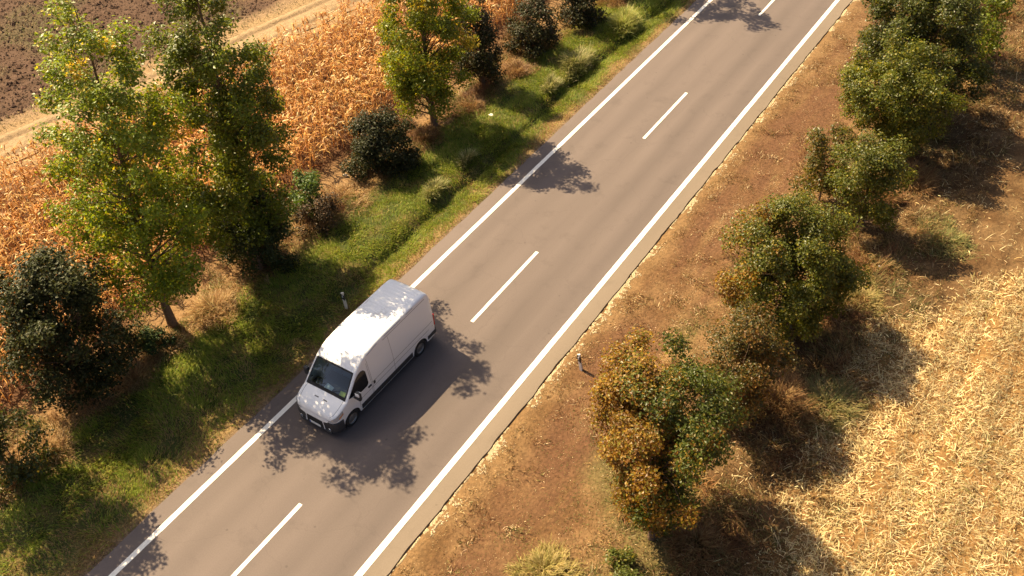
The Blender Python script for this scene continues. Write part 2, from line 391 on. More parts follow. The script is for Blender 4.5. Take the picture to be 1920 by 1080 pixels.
# golden straw field on the right
x, y = scatter(760000, 11.2, 30, 6, 66, .06)
n = noise(x, y, 2.2, 41, 4); wv = (n-.5)*2
edge = 14.1+np.maximum(0, y-28)*.62+(noise(x, y, 4.5, 47, 2)-.5)*2.2
keep = rng.random(len(x)) < (.04+.96*ss(-1.3, 1.0, x-edge+wv*1.3))*(.25+.9*ss(.25, .6, noise(x, y, .5, 122, 2)))*(.7+.3*np.sin((x+.12*noise(x, y, 2, 5))*2*math.pi/1.5))
x, y = x[keep], y[keep]; N_ = len(x)
c = mixc((.33, .22, .08), (.86, .74, .42), rng.random(N_)**1.15)*(.8+.35*noise(x*1.5, y*.35, 1.6, 126, 3)+.35*np.exp(-((x-15.6)/.3)**2)+.35*np.exp(-((x-17.5)/.3)**2)-.18*np.exp(-((x-16.5)/.5)**2)-.2*np.exp(-((x-18.7)/.6)**2)+.12*np.sin(x*2*math.pi/.75))[:, None]
c = np.where((rng.random(N_) < .16)[:, None], np.array((.30, .17, .07)), c)
c = np.where((rng.random(N_) < .05*ss(.5, .7, noise(x, y, 3, 124)))[:, None], np.array((.22, .22, .06)), c)
c = vary(c, .25)
o = blades('straw_litter', np.stack([x, y, H(x, y)+rng.uniform(-.01, .10, N_)], -1), rng.uniform(.10, .26, N_)*np.where(rng.random(N_) < .15, 2.2, 1), rng.uniform(.008, .028, N_), rng.uniform(.7, 1.75, N_), rng.uniform(0, 6.28, N_), c, M_straw, rng.uniform(-.1, .7, N_), segs=3)
tag(o, 'golden chopped straw covering the harvested field on the right', 'straw', kind='stuff')

# soil clods on the ploughed field
x = rng.uniform(-55, -28, 60000); y = rng.uniform(8, 60, 60000); k = (x-.21*(y-19) < -31.4) & inframe(x, y)
x, y = x[k], y[k]
cc = vary(np.tile((.095, .055, .034), (len(x), 1)), .4)
o = lumps('soil_clods', np.stack([x, y, H(x, y)+.01], -1), rng.exponential(.035, len(x))+.02, cc, M_gravel, flat=.7)
tag(o, 'dark brown clods of the ploughed field behind the farm track', 'soil', kind='stuff')
x, y = scatter(90000, -50, -25, 8, 60, 0)
tt = x-.21*(y-19); nn = noise(x, y, 4.5, 81)
k = rng.random(len(x)) < np.where(tt < -31.6, .45*ss(.55, .72, nn), np.where((tt < -30.2), .5, .0)); x, y = x[k], y[k]; N_ = len(x)
c = np.where((rng.random(N_) < .5)[:, None], np.array((.10, .115, .035)), np.array((.30, .21, .10)))
o = blades('field_weeds', np.stack([x, y, H(x, y)], -1), rng.uniform(.1, .3, N_), rng.uniform(.02, .04, N_), rng.uniform(.1, 1, N_), rng.uniform(0, 6.28, N_), vary(c, .3), M_grass, .5)
tag(o, 'sparse weeds between the farm track and ploughed soil', 'weeds', kind='stuff')

# ---------------------------------------------------------------- corn
rows = np.arange(-28, -12.2, .72); P = []
for rx in rows:
    yy = np.arange(3, 64, .22); yy = yy+rng.uniform(-.08, .08, len(yy)); xx = rx+rng.normal(0, .06, len(yy))
    far = -25.3+.215*(yy-16.8); near = -12.4+(noise(yy, yy*0, 2., 131)-.5)*1.2
    k = (xx > far) & (xx < near) & (inframe(xx, yy, 1) | (rng.random(len(yy)) < .2)) & (rng.random(len(yy)) < .93)
    P.append(np.stack([xx[k], yy[k]], -1))
P = np.concatenate(P); NP = len(P)
hp = rng.uniform(1.55, 2.25, NP)*(1+.15*(noise(P[:, 0], P[:, 1], 2, 133)-.5)); root = np.stack([P[:, 0], P[:, 1], H(P[:, 0], P[:, 1])], -1)
st_lean = rng.uniform(0, .16, NP); st_az = rng.uniform(0, 6.28, NP)
corn_c = np.array([(.38, .175, .045), (.49, .255, .068), (.60, .39, .14), (.25, .105, .035), (.78, .62, .34)])
stuff_v = []; NL = 11
LP = []; LL = []; LA = []; LLe = []; LC = []
patch = noise(P[:, 0], P[:, 1], 2.5, 137)
for k in range(NL):
    f = rng.uniform(.12, 1.0, NP) if k < NL-3 else rng.uniform(.85, 1.0, NP)
    hh = hp*f
    off = np.stack([np.cos(st_az)*np.sin(st_lean)*hh, np.sin(st_az)*np.sin(st_lean)*hh, hh], -1)
    LP.append(root+off); LL.append(rng.uniform(.5, 1.1, NP)*(1-.3*(f > .9))); LA.append(rng.uniform(0, 6.28, NP)); LLe.append(rng.uniform(.2, 1.2, NP) if k < NL-3 else rng.uniform(0, .6, NP))
    ci = rng.choice(5, NP, p=[.3, .28, .2, .14, .08]); cc = corn_c[ci]*(.8+.5*patch)[:, None]
    LC.append(cc)
LP.append(root); LL.append(hp); LA.append(st_az); LLe.append(st_lean); LC.append(np.tile((.50, .30, .12), (NP, 1)))
LP = np.concatenate(LP); LL = np.concatenate(LL); LA = np.concatenate(LA); LLe = np.concatenate(LLe); LC = vary(np.concatenate(LC), .22)
bend = np.where(np.arange(len(LP)) < NP*NL, 1.05, .0)
o = blades('corn_crop', LP, LL, np.where(bend > 0, rng.uniform(.03, .07, len(LP)), .03), LLe, LA, LC, M_straw, bend, segs=3)
tag(o, 'dried orange brown corn standing between the tree row and farm track', 'corn', kind='stuff')

# ---------------------------------------------------------------- trees
def tube_arr(pts, rad, seg=6):
    pts = np.asarray(pts, float); rad = np.asarray(rad, float); n = len(pts)
    V = []; 
    for i in range(n):
        d = pts[min(i+1, n-1)]-pts[max(i-1, 0)]; d = d/(np.linalg.norm(d)+1e-9)
        a = np.cross(d, (0.31, .95, .05)); a /= np.linalg.norm(a); b = np.cross(d, a)
        for s in range(seg):
            t = 2*math.pi*s/seg; V.append(pts[i]+rad[i]*(math.cos(t)*a+math.sin(t)*b))
    F = []
    for i in range(n-1):
        for s in range(seg): F.append((i*seg+s, i*seg+(s+1) % seg, (i+1)*seg+(s+1) % seg, (i+1)*seg+s))
    return V, F

class Tubes:
    def __init__(s): s.V = []; s.F = []
    def add(s, pts, rad, seg=5):
        V, F = tube_arr(pts, rad, seg); b = len(s.V); s.V += V; s.F += [tuple(i+b for i in f) for f in F]
    def build(s, name, mat, parent=None): return pymesh(name, s.V, s.F, mat, parent, True)

RT2 = np.array([.814, .58])      # along the picture's right on the ground
def tree(name, label, cat, base, h, r, zb, n_clump, n_leaf, leaf, colf, mat, shape='round', off=(0, 0), trunk=.12, group=None, clump=.5, seed=1, hollow=.55, limb=True, flat=.8):
    rg = np.random.default_rng(seed)
    bz = float(H(np.array([base[0]]), np.array([base[1]]))[0])
    root = empty(name, (base[0], base[1], bz)); tag(root, label, cat, group)
    def prof(t):
        if shape == 'poplar': return np.interp(t, [0, .12, .35, .6, .85, 1], [.6, 1., 1., .90, .50, .15])
        if shape == 'vase': return np.interp(t, [0, .2, .42, .7, .9, 1], [.08, .26, .75, 1., .8, .35])
        if shape == 'bush': return np.interp(t, [0, .2, .5, .8, 1], [.8, 1, .95, .65, .25])
        return np.interp(t, [0, .15, .45, .75, .92, 1], [.45, .8, 1., .85, .5, .2])
    t = rg.random(n_clump*3); acc = rg.random(n_clump*3) < prof(t)**1.3+(.3 if shape == 'vase' else .08); t = t[acc][:n_clump]
    nC = len(t); ang = rg.uniform(0, 6.283, nC); rf = hollow+(1-hollow)*rg.random(nC)**.7
    rf = np.where(rg.random(nC) < .22, rg.random(nC)*.6, rf)
    lk = .5 if shape == 'poplar' else 1
    lob = 1+.22*lk*np.sin(ang*2+seed)+.14*lk*np.sin(ang*3+seed*2+t*7)
    rad = r*prof(t)*rf*lob
    zc = zb+(h-zb)*(.04+.92*t)
    lean = np.stack([off[0]*(zc/h)**1.2, off[1]*(zc/h)**1.2], -1)
    C = np.stack([np.cos(ang)*rad+lean[:, 0], np.sin(ang)*rad+lean[:, 1], zc], -1)
    # trunk + limbs
    tb = Tubes(); K = 9; tz = np.linspace(-.15, h*.93, K)
    wx = np.cumsum(rg.normal(0, .05, K))*(1 if h > 4 else .6); wy = np.cumsum(rg.normal(0, .05, K))
    tp = np.stack([off[0]*np.clip(tz/h, 0, 1)**1.2+wx, off[1]*np.clip(tz/h, 0, 1)**1.2+wy, tz], -1); tp[0, :2] = 0; tp[1, :2] *= .3
    trd = trunk*(1-.9*np.linspace(0, 1, K)**.8); trd[0] = trunk*1.35
    if shape != 'bush':
        tb.add(tp, trd, 8)
    bt = Tubes()
    for i in range(nC):
        if shape == 'poplar': zs = max(zb*.7, C[i, 2]-rg.uniform(1.0, 2.2)*(rad[i]/r+.25))
        elif shape == 'bush': zs = 0.0
        else: zs = max(zb*.6+.1, C[i, 2]*rg.uniform(.35, .7))
        zs = min(zs, h*.85)
        s = np.array([np.interp(zs, tz, tp[:, 0]), np.interp(zs, tz, tp[:, 1]), zs])
        if shape == 'bush': s = np.array([rg.normal(0, .12*r), rg.normal(0, .12*r), -.05])
        mid = s*.5+C[i]*.5+np.array([rg.normal(0, .1), rg.normal(0, .1), rg.uniform(-.05, .2)*r*.3])
        rb = max(.008, trunk*.3*(1-zs/h))
        bt.add([s, mid, C[i]], [rb, rb*.65, rb*.25], 4)
        if limb:
            for q in range(3):
                e = C[i]+rg.normal(0, clump*.55, 3); bt.add([mid*.25+C[i]*.75, e], [rb*.35, .004], 3)
    if shape != 'bush': tb.build('trunk', M_bark, root)
    bt.build('branches', M_twig, root)
    # leaves
    w_ = clump*(.75+.5*rg.random(nC))*(1-.4*t if shape == 'poplar' else 1); per = rg.choice(nC, n_leaf, p=w_**2/np.sum(w_**2))
    d = rg.normal(0, 1, (n_leaf, 3)); d /= np.linalg.norm(d, axis=1)[:, None]
    rr = rg.random(n_leaf)**.45
    P = C[per]+d*(w_[per]*rr)[:, None]*np.array([1, 1, flat])
    # droop loose leaves, ragged
    P += rg.normal(0, clump*.12, P.shape)
    P[:, 2] = np.maximum(P[:, 2], .05)
    cen = np.array([off[0]*.6, off[1]*.6, (h+zb)*.5]); out = P-cen; out /= np.linalg.norm(out, axis=1)[:, None]+1e-6
    nrm = out*.5+np.array([0, 0, .55])+d*.35+rg.normal(0, .55, P.shape); nrm /= np.linalg.norm(nrm, axis=1)[:, None]
    a = np.cross(nrm, rg.normal(0, 1, P.shape)); a /= np.linalg.norm(a, axis=1)[:, None]; b = np.cross(nrm, a)
    L = leaf*rg.uniform(.6, 1.3, n_leaf); W = L*rg.uniform(.55, .85, n_leaf)
    fold = nrm*(L*.12)[:, None]
    V = np.stack([P-a*(L/2)[:, None], P+b*(W/2)[:, None]+fold, P+a*(L/2)[:, None], P-b*(W/2)[:, None]+fold], 1)
    cl = colf(P, C, per, rg); cl = cl*(1+(rg.random((nC, 1))[per]-.5)*.35)*(1+(rg.random((n_leaf, 1))-.5)*.5)
    npmesh('foliage', V, np.arange(n_leaf*4).reshape(-1, 4), None, mat, root, np.repeat(cl[:, None, :], 4, 1))
    return root

def cf(main, alt, p_leaf=.1, alt2=None, p_clump=.15, tilt=None, tiltc=None):
    main = np.array(main); alt = np.array(alt)
    def f(P, C, per, rg):
        n = len(P); c = np.tile(main, (n, 1))
        if alt2 is not None:
            k = (rg.random(len(C)) < p_clump)[per] & (rg.random(n) < .7); c[k] = alt2
        c[rg.random(n) < p_leaf] = alt
        c = c*(.8+.5*ss(C[:, 2].min(), C[:, 2].max(), C[:, 2]+rg.normal(0, .3, len(C))))[per][:, None] if False else c
        if tilt is not None:
            s = ((C[:, :2]-C[:, :2].mean(0))@RT2)+rg.normal(0, .55, len(C))+(tilt[0] if len(tilt) > 0 else 0)
            prob = ss(.8, -.6, s)[per]; k = rg.random(n) < prob
            alts = np.array(tiltc); c[k] = alts[rg.choice(len(alts), k.sum())]
        return c
    return f

pop = cf((.155, .190, .017), (.30, .25, .025), .12, (.33, .26, .03), .10)
popB = cf((.120, .155, .016), (.20, .19, .025), .08, (.13, .13, .02), .15)
PG = 'tall poplars of the left tree row'; BG = 'dark bushes of the left tree row'; RG = 'round maples of the right tree row'
tree('poplar_tree', 'tall yellow green poplar with bare lower trunk, left of the van', 'tree', (-10.4, 14.1), 15.0, 2.8, 2.3, 180, 37000, .13,
     cf((.160, .215, .018), (.38, .32, .03), .09, (.50, .36, .03), .06), M_leaf, 'poplar', (.9, .65), .17, PG, .62, 3, .3)
tree('poplar_tree', 'tallest dark green poplar rising behind the yellow green one', 'tree', (-10.0, 18.6), 15.0, 2.45, 2.0, 180, 44000, .135, popB, M_leaf, 'poplar', (.2, .6), .17, PG, .62, 5, .35)
tree('poplar_tree', 'yellow green poplar standing alone beside the round dark bush', 'tree', (-10.0, 31.5), 12.2, 2.35, .9, 115, 30000, .14, pop, M_leaf, 'poplar', (-.1, .2), .16, PG, .62, 8, .35)
tree('poplar_tree', 'poplar beyond the top of the picture shading the road', 'tree', (-10.4, 51.2), 14.4, 2.6, 1.8, 80, 14000, .17, pop, M_leaf, 'poplar', (0, 0), .17, PG, .65, 11, .35)
tree('poplar_tree', 'poplar past the lower left corner shading the verge', 'tree', (-11.0, 6.2), 11.0, 2.2, 4.2, 75, 13000, .15, popB, M_leaf, 'poplar', (.3, -.2), .15, PG, .6, 12, .35)
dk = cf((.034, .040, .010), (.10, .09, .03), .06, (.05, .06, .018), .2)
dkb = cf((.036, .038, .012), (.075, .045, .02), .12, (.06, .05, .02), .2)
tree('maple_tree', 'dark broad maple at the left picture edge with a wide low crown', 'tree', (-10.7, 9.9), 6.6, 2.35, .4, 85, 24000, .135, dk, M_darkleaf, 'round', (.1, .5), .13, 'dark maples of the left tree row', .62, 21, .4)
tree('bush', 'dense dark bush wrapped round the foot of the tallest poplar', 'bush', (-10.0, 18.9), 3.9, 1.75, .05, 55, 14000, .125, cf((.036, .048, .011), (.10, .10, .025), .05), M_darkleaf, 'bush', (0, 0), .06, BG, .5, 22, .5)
tree('bush', 'small green leafy bush at the foot of the corn behind the dry brown shrub', 'bush', (-10.6, 22.6), 2.7, .8, .05, 18, 3200, .12, cf((.07, .12, .025), (.14, .17, .04), .15), M_leaf, 'bush', (0, 0), .04, BG, .35, 23, .5)
tree('bush', 'half bare brown and dark shrub between the grass and tallest poplar', 'bush', (-9.5, 22.2), 1.9, 1.05, .05, 24, 3000, .10, cf((.05, .035, .018), (.10, .055, .025), .3), M_darkleaf, 'bush', (0, 0), .04, BG, .4, 24, .5)
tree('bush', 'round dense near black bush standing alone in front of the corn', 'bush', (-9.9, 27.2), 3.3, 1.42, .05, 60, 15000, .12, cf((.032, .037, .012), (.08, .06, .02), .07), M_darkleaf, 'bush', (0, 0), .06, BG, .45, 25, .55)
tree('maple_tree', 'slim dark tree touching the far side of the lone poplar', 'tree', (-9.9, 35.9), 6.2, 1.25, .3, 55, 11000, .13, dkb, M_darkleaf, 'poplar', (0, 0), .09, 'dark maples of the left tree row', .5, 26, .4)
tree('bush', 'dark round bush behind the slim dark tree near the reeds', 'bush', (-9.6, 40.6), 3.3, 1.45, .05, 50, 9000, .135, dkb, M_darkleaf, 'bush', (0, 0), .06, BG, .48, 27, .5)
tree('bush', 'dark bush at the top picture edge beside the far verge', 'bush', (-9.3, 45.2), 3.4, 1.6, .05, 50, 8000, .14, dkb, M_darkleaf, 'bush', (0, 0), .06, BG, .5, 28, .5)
tree('sapling', 'thin leaning sapling with sparse leaves in tan grass by the dark maple', 'sapling', (-10.0, 11.9), 3.0, .65, .6, 14, 1300, .12, cf((.045, .055, .018), (.12, .08, .02), .2), M_darkleaf, 'round', (-.5, .3), .035, None, .32, 29, .3)
tree('bush', 'low green bush beside the thin sapling', 'bush', (-9.9, 12.7), 1.25, .55, .05, 14, 1900, .11, cf((.045, .075, .018), (.09, .11, .03), .15), M_darkleaf, 'bush', (0, 0), .03, BG, .3, 30, .4)
tree('bush', 'olive bush cut by the left picture edge below the dark maple', 'bush', (-9.6, 6.1), 3.0, 1.25, .3, 30, 4800, .125, cf((.06, .075, .02), (.15, .12, .03), .15), M_leaf, 'bush', (0, 0), .05, BG, .45, 31, .5)

rust = [(.20, .105, .014), (.30, .18, .02), (.15, .07, .012), (.17, .14, .018)]
tree('maple_tree', 'large maple with rust orange left half and green right half, nearest the camera', 'tree', (10.6, 15.4), 6.4, 2.35, .3, 150, 52000, .10,
     cf((.066, .086, .010), (.17, .15, .022), .13, None, 0, (.15,), rust), M_leaf, 'vase', (-.85, 1.7), .11, RG, .47, 41, .6)
tree('maple_tree', 'small sparse olive and brown maple squeezed between two larger maples', 'tree', (10.8, 21.6), 4.9, 1.55, .5, 65, 16000, .10, cf((.072, .066, .014), (.17, .10, .02), .25, (.15, .08, .018), .3), M_leaf, 'round', (-.1, -.2), .07, RG, .48, 42, .4)
tree('maple_tree', 'round bushy green maple with orange tinged left side, middle of the right row', 'tree', (11.0, 26.5), 6.1, 2.35, .7, 150, 54000, .10,
     cf((.085, .100, .010), (.21, .18, .022), .16, None, 0, (2.1,), rust), M_leaf, 'round', (-.8, -.1), .1, RG, .48, 43, .62)
tree('maple_tree', 'thin open young maple leaning to the road behind the round bushy one', 'tree', (9.2, 35.0), 4.2, 1.35, .5, 30, 3800, .13, cf((.095, .095, .018), (.17, .12, .03), .25), M_leaf, 'round', (-.2, -.3), .05, RG, .42, 44, .35)
tree('maple_tree', 'narrow green maple with pointed top right of the thin open one', 'tree', (11.4, 33.9), 5.2, 1.4, .4, 60, 13000, .11, cf((.088, .104, .012), (.20, .18, .025), .16), M_leaf, 'round', (-.2, -.3), .07, RG, .45, 45, .4)
tree('maple_tree', 'bright green round maple overlapping the largest far maple', 'tree', (10.7, 40.2), 6.1, 2.15, .6, 115, 36000, .11, cf((.100, .120, .012), (.24, .21, .025), .18), M_leaf, 'round', (-.6, -.5), .09, RG, .46, 46, .6)
tree('maple_tree', 'largest dark green maple at the top right picture edge', 'tree', (10.4, 44.4), 7.6, 2.85, .4, 170, 52000, .12, cf((.062, .076, .011), (.15, .13, .022), .12), M_leaf, 'round', (-.3, -.5), .11, RG, .52, 47, .6)
tree('maple_tree', 'maple beyond the top of the picture shading the far right field', 'tree', (11.3, 50.5), 6.4, 2.4, .5, 60, 8000, .17, popB, M_leaf, 'round', (0, 0), .1, RG, .6, 48, .5)

# ---------------------------------------------------------------- tufts, reeds and brush
def tuft(name, label, cat, base, rad, hgt, n, cols, group, width=.02, lean=(.1, .9), bend=.45, mat=None, elong=1., segs=3):
    bz = float(H(np.array([base[0]]), np.array([base[1]]))[0])
    a = rng.uniform(0, 6.28, n); k = np.sqrt(rng.random(n))*rad*(1+.35*np.sin(a*2+base[1])+.25*np.sin(a*3+base[0]*7)+.3*rng.normal(0, .5, n)); k = np.abs(k)
    lx = k*np.cos(a)*(1/elong); ly = k*np.sin(a)*elong
    z = H(lx+base[0], ly+base[1])-.02-bz
    cols = np.array(cols); c = vary(cols[rng.choice(len(cols), n)], .25)
    L = hgt*rng.uniform(.45, 1.1, n)*(1-.4*np.minimum(k/rad, 1.4))*(.55+.9*noise(lx+base[0], ly+base[1], .45, 301, 2))
    az = np.arctan2(ly, lx)+rng.normal(0, .9, n)
    o = blades(name, np.stack([lx, ly, z], -1), L, width*rng.uniform(.6, 1.4, n), rng.uniform(*lean, n)*(.4+.8*k/rad), az, c, mat or M_grass, bend, segs)
    o.location = (base[0], base[1], bz); tag(o, label, cat, group)
    return o
tanc = [(.38, .24, .10), (.46, .31, .14), (.30, .17, .07), (.52, .38, .18)]
redc = [(.22, .12, .045), (.28, .16, .06), (.17, .08, .032), (.34, .22, .09)]
TG = 'dry grass clumps under the left tree row'; BR = 'dry brush under the right tree row'; RE = 'reed clumps along the ditch'
for lab, bx, by, rd, hg, cc in [
    ('big tan grass clump heaped right of the bare poplar trunk', -9.7, 15.7, 1.0, .85, tanc),
    ('tan grass clump left of the bare poplar trunk', -10.0, 13.0, .8, .75, tanc),
    ('tan grass clump in front of the thin sapling', -9.6, 11.3, .9, .75, tanc),
    ('pale tan grass clump at the left picture edge below the dark maple', -9.5, 7.3, .9, .8, tanc),
    ('tan grass clump at the lower left picture edge nearest the corner', -9.6, 5.3, .8, .7, tanc),
    ('red brown grass clump at the foot of the lone poplar', -9.7, 30.2, .85, .7, redc),
    ('red brown grass clump between the lone poplar and slim dark tree', -9.3, 33.9, .75, .7, redc),
    ('red brown grass clump between the slim dark tree and far round bush', -9.1, 38.2, .8, .75, redc),
    ('orange brown grass clump at the top edge by the far dark bush', -8.6, 48.3, .9, .8, redc),
    ('flattened pale grass clump between the corn and brown shrub', -10.2, 24.6, 1.0, .45, tanc)]:
    tuft('dry_grass_clump', lab, 'dry grass', (bx, by), rd, hg, int(2300*rd), cc, TG)
for lab, bx, by, rd, hg, cc in [
    ('feathery red brown brush beside the two far green maples', 12.2, 38.5, 1.1, 1.0, redc),
    ('feathery red brown brush between the narrow maple and the far green maple', 11.6, 36.6, 1.0, .9, redc),
    ('red brown brush on the field side of the small olive maple', 12.0, 22.8, 1.15, 1.0, redc),
    ('rust coloured brush at the foot of the nearest rust orange maple', 11.9, 16.0, .95, .8, redc),
    ('golden grass clump on the verge left of the small olive maple', 8.2, 22.4, .7, .65, tanc),
    ('golden green grass clump at the bottom picture edge between road and nearest maple', 8.3, 12.6, .8, .7, [(.36, .29, .09), (.25, .22, .06), (.46, .36, .15)]),
    ('tall olive grass patch in the shade right of the middle maple', 13.6, 23.6, 1.2, .7, [(.20, .18, .06), (.33, .24, .10), (.14, .15, .05)]),
    ('olive grass patch on the field edge beyond the narrow maple', 14.6, 35.0, 1.2, .5, [(.18, .19, .06), (.33, .26, .10), (.14, .16, .05)]),
    ('yellow green weeds beneath the round middle maple on the field side', 12.9, 29.6, .9, .5, [(.26, .23, .07), (.40, .30, .12)])]:
    tuft('dry_brush', lab, 'brush', (bx, by), rd, hg, int(2300*rd), cc, BR, mat=M_straw)
tree('bush', 'low bright green bush at the bottom picture edge by the nearest maple foot', 'bush', (10.5, 13.6), .7, .75, .05, 14, 1500, .11, cf((.10, .12, .025), (.2, .18, .04), .2), M_leaf, 'bush', (0, 0), .03, None, .28, 61, .4)
def under(name, label, x0, x1, dens, cols, sx, hgt, seed, mat):
    n = int((x1-x0)*60*dens); x = rng.uniform(x0, x1, n); y = rng.uniform(2, 62, n)
    a = noise(x, y, 1.6, seed, 3); b_ = noise(x, y, .5, seed+9, 2)
    edge_ = ss(0, .35, (x-x0)/(x1-x0))*ss(0, .35, (x1-x)/(x1-x0))
    k = inframe(x, y) & (rng.random(n) < ss(.38, .62, a)*edge_*(.3+.8*b_)); x, y, a, b_ = x[k], y[k], a[k], b_[k]; n = len(x)
    cc = np.array(cols); ci = (noise(x, y, 1.1, seed+20, 2)*1.6-.3)*len(cc)+rng.normal(0, .6, n); c = cc[np.clip(ci, 0, len(cc)-1).astype(int)]
    o = blades(name, np.stack([x, y, H(x, y)-.02], -1), hgt*(.25+1.1*ss(.35, .75, a))*rng.uniform(.5, 1.1, n), rng.uniform(.01, .026, n), rng.uniform(.05, .9, n), noise(x, y, 1.0, seed+3, 2)*9+rng.normal(0, .8, n), vary(c, .3), mat, .5, 3)
    tag(o, label, 'undergrowth', kind='stuff')
under('undergrowth', 'tangled tan and green weeds under the left tree row', -12.4, -8.2, 420, [(.34, .21, .09), (.26, .15, .06), (.42, .29, .13), (.13, .15, .03), (.18, .09, .04)], 0, .55, 401, M_grass)
under('undergrowth', 'tangled brown dead grass under the right tree row', 6.6, 15.2, 440, [(.18, .080, .032), (.25, .125, .045), (.34, .21, .08), (.15, .13, .035), (.15, .062, .026), (.38, .25, .10)], 0, .5, 431, M_straw)
gr = [(.20, .20, .05), (.30, .29, .09), (.44, .38, .18), (.13, .155, .035)]
for lab, bx, by, rd, hg, el in [
    ('large leaning reed clump in the ditch with pale tips, below the far dark bush', -6.5, 40.2, .75, 1.45, 2.0),
    ('yellow green reed clump furthest up the ditch near the top edge', -6.4, 45.8, .8, 1.3, 1.4),
    ('narrow reed clump along the ditch bank level with the round black bush', -6.5, 26.8, .38, .8, 1.9),
    ('small reed clump in the ditch just in front of the lone poplar shadow', -6.6, 29.6, .3, .85, 1.6),
    ('sparse reed clump in the ditch between the two largest reed clumps', -6.6, 37.6, .4, .8, 1.5)]:
    cols_ = gr if 'yellow' not in lab else [(.34, .34, .07), (.24, .28, .06), (.45, .42, .14)]
    tuft('reed_clump', lab, 'reeds', (bx, by), rd, hg, int(2300*rd), cols_, RE, width=.024, lean=(.05, .7), elong=el, bend=.4)

# ---------------------------------------------------------------- small litter
def crumple(name, label, cat, loc, rad, col, group=None, flat=.5):
    rg = np.random.default_rng(int(abs(loc[0]*100))+3); V = []; F = []
    nu, nv = 9, 6
    for j in range(nv+1):
        ph = math.pi*j/nv
        for i in range(nu):
            th = 2*math.pi*i/nu; k = rad*rg.uniform(.6, 1.2)
            V.append((k*math.sin(ph)*math.cos(th), k*math.sin(ph)*math.sin(th)*.7, k*math.cos(ph)*flat+rad*flat*.6))
    for j in range(nv):
        for i in range(nu): F.append((j*nu+i, j*nu+(i+1) % nu, (j+1)*nu+(i+1) % nu, (j+1)*nu+i))
    o = pymesh(name, V, F, simple(name, col, .7, noise_amt=.1)); o.location = (loc[0], loc[1], float(H(np.array([loc[0]]), np.array([loc[1]]))[0])+.03)
    tag(o, label, cat, group)
crumple('paper_litter', 'crumpled white litter lying in the green grass by the lone poplar', 'litter', (-7.85, 33.6), .14, (.8, .76, .7))
crumple('plastic_litter', 'white scrap on the shaded field edge right of the middle maple', 'litter', (12.9, 31.8), .08, (.8, .76, .7))
crumple('plastic_bottle', 'small white bottle scrap on the dry verge beside the far maple', 'litter', (8.8, 43.4), .08, (.8, .8, .8))
for i, (px, py, r_) in enumerate([(-10.9, 26.0, .13), (-10.75, 26.35, .10), (-11.1, 25.7, .16), (-10.6, 25.8, .08)]):
    crumple('stone', ['pale stone in the heap between corn and black bush, second largest', 'pale stone in the heap by the black bush, nearest that bush', 'largest pale stone in the heap at the corn edge', 'smallest pale stone in the heap at the corn edge'][i], 'stone', (px, py), r_, (.5, .43, .34), 'pale stones heaped at the corn edge')

# ---------------------------------------------------------------- delineator posts
M_white = simple('post_white', (.78, .75, .70), .5, noise_amt=.08)
M_black = simple('post_black', (.02, .018, .018), .5)
M_refl = simple('reflector_white', (.85, .85, .85), .15)
M_reflr = simple('reflector_red', (.6, .03, .02), .2)
def post(label, x, y, h, rz, lean):
    z = float(H(np.array([x]), np.array([y]))[0])
    root = empty('delineator_post', (x, y, z), rz); root.rotation_euler = (lean[0], lean[1], rz); tag(root, label, 'road post', 'white delineator posts beside the road')
    # rounded triangular section
    sec = [(-.06, -.045), (-.055, -.055), (.055, -.055), (.06, -.045), (.02, .05), (0, .06), (-.02, .05)]
    n = len(sec)
    def ring(z0, z1f, z0f=None, k=1.0):
        V = [(a*k, b*k, z0 if z0f is None else z0f(a, b)) for a, b in sec]+[(a*k, b*k, z1f(a, b)) for a, b in sec]
        F = [(i, (i+1) % n, n+(i+1) % n, n+i) for i in range(n)]+[tuple(range(n, 2*n)), tuple(reversed(range(n)))]
        return V, F
    V, F = ring(-.05, lambda a, b: h-.05-.5*(b+.05)); pymesh('post_body', V, F, M_white, root)
    V, F = ring(0, lambda a, b: h-.13-.9*a, lambda a, b: h-.40-.9*a, 1.08); band = pymesh('black_band', V, F, M_black, root)
    V, F = ring(0, lambda a, b: h-.03-.5*(b+.05), lambda a, b: h-.07-.5*(b+.05), 1.08); pymesh('cap', V, F, M_white, root)
    for sgn, mt in ((-1, M_refl), ):
        V = [(-.022, -.064, h-.28), (.022, -.064, h-.28), (.022, -.064, h-.16), (-.022, -.064, h-.16)]
        V += [(a, b-.008, c) for a, b, c in V]
        F = [(0, 1, 2, 3), (7, 6, 5, 4), (0, 4, 5, 1), (1, 5, 6, 2), (2, 6, 7, 3), (3, 7, 4, 0)]
        pymesh('reflector', V, F, mt, band)
post('white delineator post with black band on the left grass verge beside the van', -5.04, 18.68, .95, R(12), (R(1), R(-2.5)))
post('white delineator post with black band on the right dry verge', 5.07, 20.57, .86, R(-8), (R(1), R(-8)))

